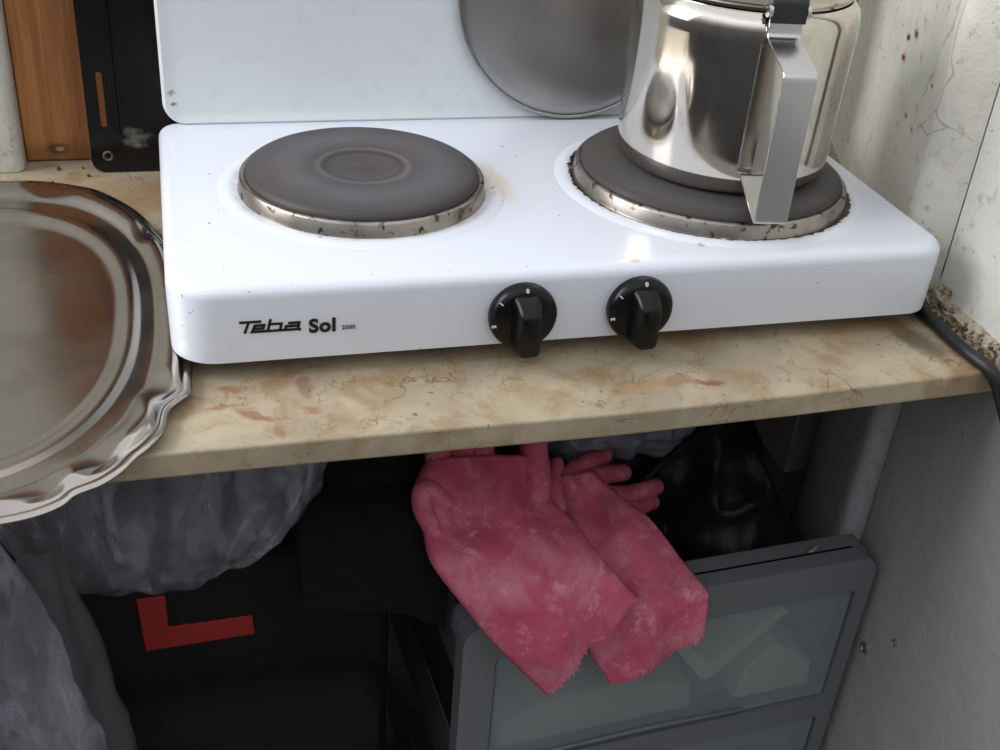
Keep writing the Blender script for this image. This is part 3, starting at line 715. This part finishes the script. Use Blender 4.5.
# ------------------------------------------------------------------ pink rubber gloves
def glove(rows, fingers, label, seed, serr):
    nv = len(rows); NU = 44; up = 6
    Lc = catmull([r[0] for r in rows], up); Rc = catmull([r[1] for r in rows], up); N = len(Lc)
    rings = []
    for i in range(N):
        L, R = Lc[i], Rc[i]; ax = (R - L); tan = ((Lc[min(i + 1, N - 1)] + Rc[min(i + 1, N - 1)]) - (Lc[max(i - 1, 0)] + Rc[max(i - 1, 0)])).normalized()
        n = ax.normalized().cross(tan).normalized()
        if n.y > 0: n = -n
        t = i / (N - 1); th = .011 * (1 - t) ** .7 + .0045
        ring = []
        for j in range(2 * NU):
            u = j / NU if j < NU else 2 - j / NU; s = 1 if j < NU else -1
            b = math.sqrt(max(0, 1 - (2 * u - 1) ** 2)) ** .8
            p = L + ax * u + n * (s * b * th * (.95 if s > 0 else .6))
            w = noise.noise_vector(p * 30 + Vector((seed, 0, 0))) * .004 + noise.noise_vector(p * 75 + Vector((0, seed, 0))) * .0016
            p = p + n * (w.x * b) + tan * (w.y * .4)
            if s > 0: p = p + n * .003 * math.sin(u * 9 + t * 5 + seed) * b
            if i >= N - 2:
                p = p + tan * (serr * (noise.noise(Vector((u * 26, seed, 0))) + (.5 if j % 2 else -.5)) * (1 if i == N - 1 else .3))
            ring.append(p)
        rings.append(ring)
    m = MB(); m.loft(rings, True, True, False)
    for pts, r0, r1 in fingers:
        P = catmull(pts, 7); n = len(P); 
        rad_ = [r0 + (r1 - r0) * i / (n - 1) for i in range(n)]
        e = (P[-1] - P[-2]).normalized()
        for q, f in ((.35, .92), (.7, .7), (.92, .38), (1.0, .08)):
            P.append(P[n - 1] + e * r1 * q); rad_.append(r1 * f)
        m.tube(P, rad_, 18)
    o = m.build('rubber_glove', M_PINK, smooth=180)
    return tag(o, label, 'glove', 'pink rubber gloves')
G1 = [((0.1618, 0.055, -0.1133), (0.2513, 0.055, -0.124)), ((0.1512, 0.036, -0.1221), (0.2485, 0.036, -0.1382)), ((0.1524, 0.012, -0.1362), (0.2602, 0.012, -0.1444)), ((0.1533, -0.012, -0.1458), (0.2693, -0.012, -0.1511)), ((0.1681, -0.034, -0.162), (0.2784, -0.034, -0.157)), ((0.1885, -0.047, -0.1894), (0.2913, -0.043, -0.1692)), ((0.2094, -0.054, -0.2144), (0.2904, -0.046, -0.1709)), ((0.229, -0.06, -0.2373), (0.2856, -0.047, -0.1756))]
glove(G1, [([(.176, .040, -.128), (.1723, .054, -.1150), (.1753, .068, -.1040), (.1831, .085, -.095)], .0105, .0085),
           ([(.196, .044, -.128), (.1893, .056, -.1160), (.1935, .070, -.1060), (.2001, .09, -.100)], .0105, .0085),
           ([(.212, .042, -.130), (.2046, .056, -.1170), (.206, .069, -.1060), (.2123, .088, -.100)], .0105, .0085),
           ([(.234, .026, -.145), (.2404, .040, -.130), (.2416, .055, -.1130), (.2436, .07, -.096)], .0120, .0095),
           ([(.172, .026, -.131), (.158, .030, -.118), (.1545, .022, -.126), (.160, .008, -.137), (.164, .002, -.143)], .0085, .006)],
      'nearer pink rubber glove, cuff hanging lowest over the drawer front', 1.7, .0030)
G2 = [((0.2643, 0.07, -0.155), (0.2989, 0.07, -0.1518)), ((0.2662, 0.053, -0.1639), (0.3156, 0.053, -0.1657)), ((0.2623, 0.022, -0.1759), (0.3304, 0.022, -0.1669)), ((0.2621, -0.006, -0.1941), (0.348, -0.003, -0.1867)), ((0.2611, -0.027, -0.2128), (0.3562, -0.023, -0.1925)), ((0.2712, -0.036, -0.2353), (0.3571, -0.029, -0.1988)), ((0.2859, -0.042, -0.2593), (0.3542, -0.037, -0.2241))]
glove(G2, [([(.283, .062, -.160), (.2907, .070, -.1560), (.3128, .083, -.1640), (.3332, .096, -.1740)], .0090, .0070),
           ([(.296, .056, -.170), (.3045, .063, -.1690), (.3301, .074, -.1790), (.3605, .090, -.1870)], .0095, .0070),
           ([(.275, .064, -.156), (.2783, .072, -.1510), (.3001, .088, -.1530), (.319, .104, -.1620)], .0085, .0065),
           ([(.300, .050, -.174), (.3069, .058, -.1760), (.3308, .066, -.1860), (.3549, .080, -.1940)], .0085, .0060),
           ([(.268, .050, -.170), (.262, .052, -.160), (.262, .064, -.150), (.268, .076, -.144)], .0085, .0065)],
      'pink rubber glove on the right, partly behind the nearer glove', 6.3, .0034)

# ------------------------------------------------------------------ light
wd = bpy.data.worlds.new('room_light'); S.world = wd; wd.use_nodes = True
nt = wd.node_tree; bg = nt.nodes['Background']
tc = nt.nodes.new('ShaderNodeTexCoord'); sx = nt.nodes.new('ShaderNodeSeparateXYZ'); nt.links.new(tc.outputs['Generated'], sx.inputs[0])
mr = nt.nodes.new('ShaderNodeValToRGB'); mm = nt.nodes.new('ShaderNodeMath'); mm.operation = 'MULTIPLY_ADD'
nt.links.new(sx.outputs['Z'], mm.inputs[0]); mm.inputs[1].default_value = .5; mm.inputs[2].default_value = .5
nt.links.new(mm.outputs[0], mr.inputs[0])
e = mr.color_ramp.elements; e[0].position = .30; e[0].color = (.03, .03, .032, 1); e[1].position = .95; e[1].color = (.80, .82, .88, 1)
for ps, v in ((.48, .09), (.57, .13), (.67, .34), (.77, .95), (.85, 1.35)):
    x = mr.color_ramp.elements.new(ps); x.color = (v * .985, v * 1.0, v * 1.07, 1)
nt.links.new(mr.outputs[0], bg.inputs[0]); bg.inputs[1].default_value = 1.1
def area(name, loc, to, size, power, col=(1, 1, 1)):
    l = bpy.data.lights.new(name, 'AREA'); l.shape = 'RECTANGLE'; l.size, l.size_y = size; l.energy = power; l.color = col
    o = bpy.data.objects.new(name, l); COL.objects.link(o); o.location = loc
    o.rotation_euler = (Vector(to) - Vector(loc)).to_track_quat('-Z', 'Y').to_euler(); return o
area('window_light', (-1.2, .22, .86), (.3, .08, .05), (.80, 1.1), 22, (.98, .99, 1))
area('overhead_fill', (.05, .12, 1.7), (.2, .1, 0), (1.8, 1.5), .8, (1, .99, .97))  # unseen overhead fill, added to brighten the upward faces

# ------------------------------------------------------------------ camera
cd = bpy.data.cameras.new('camera'); cam = bpy.data.objects.new('camera', cd); COL.objects.link(cam)
cam.location = (.0134, -.5802, .3658); cam.rotation_euler = (1.0149, -.0707, -.2589)
cd.sensor_width = 36; cd.lens = 41.53; cd.clip_start = .01; S.camera = cam
S.view_settings.view_transform = 'Standard'; S.view_settings.look = 'None'; S.view_settings.gamma = 1; S.view_settings.exposure = 0
S.view_settings.use_curve_mapping = False
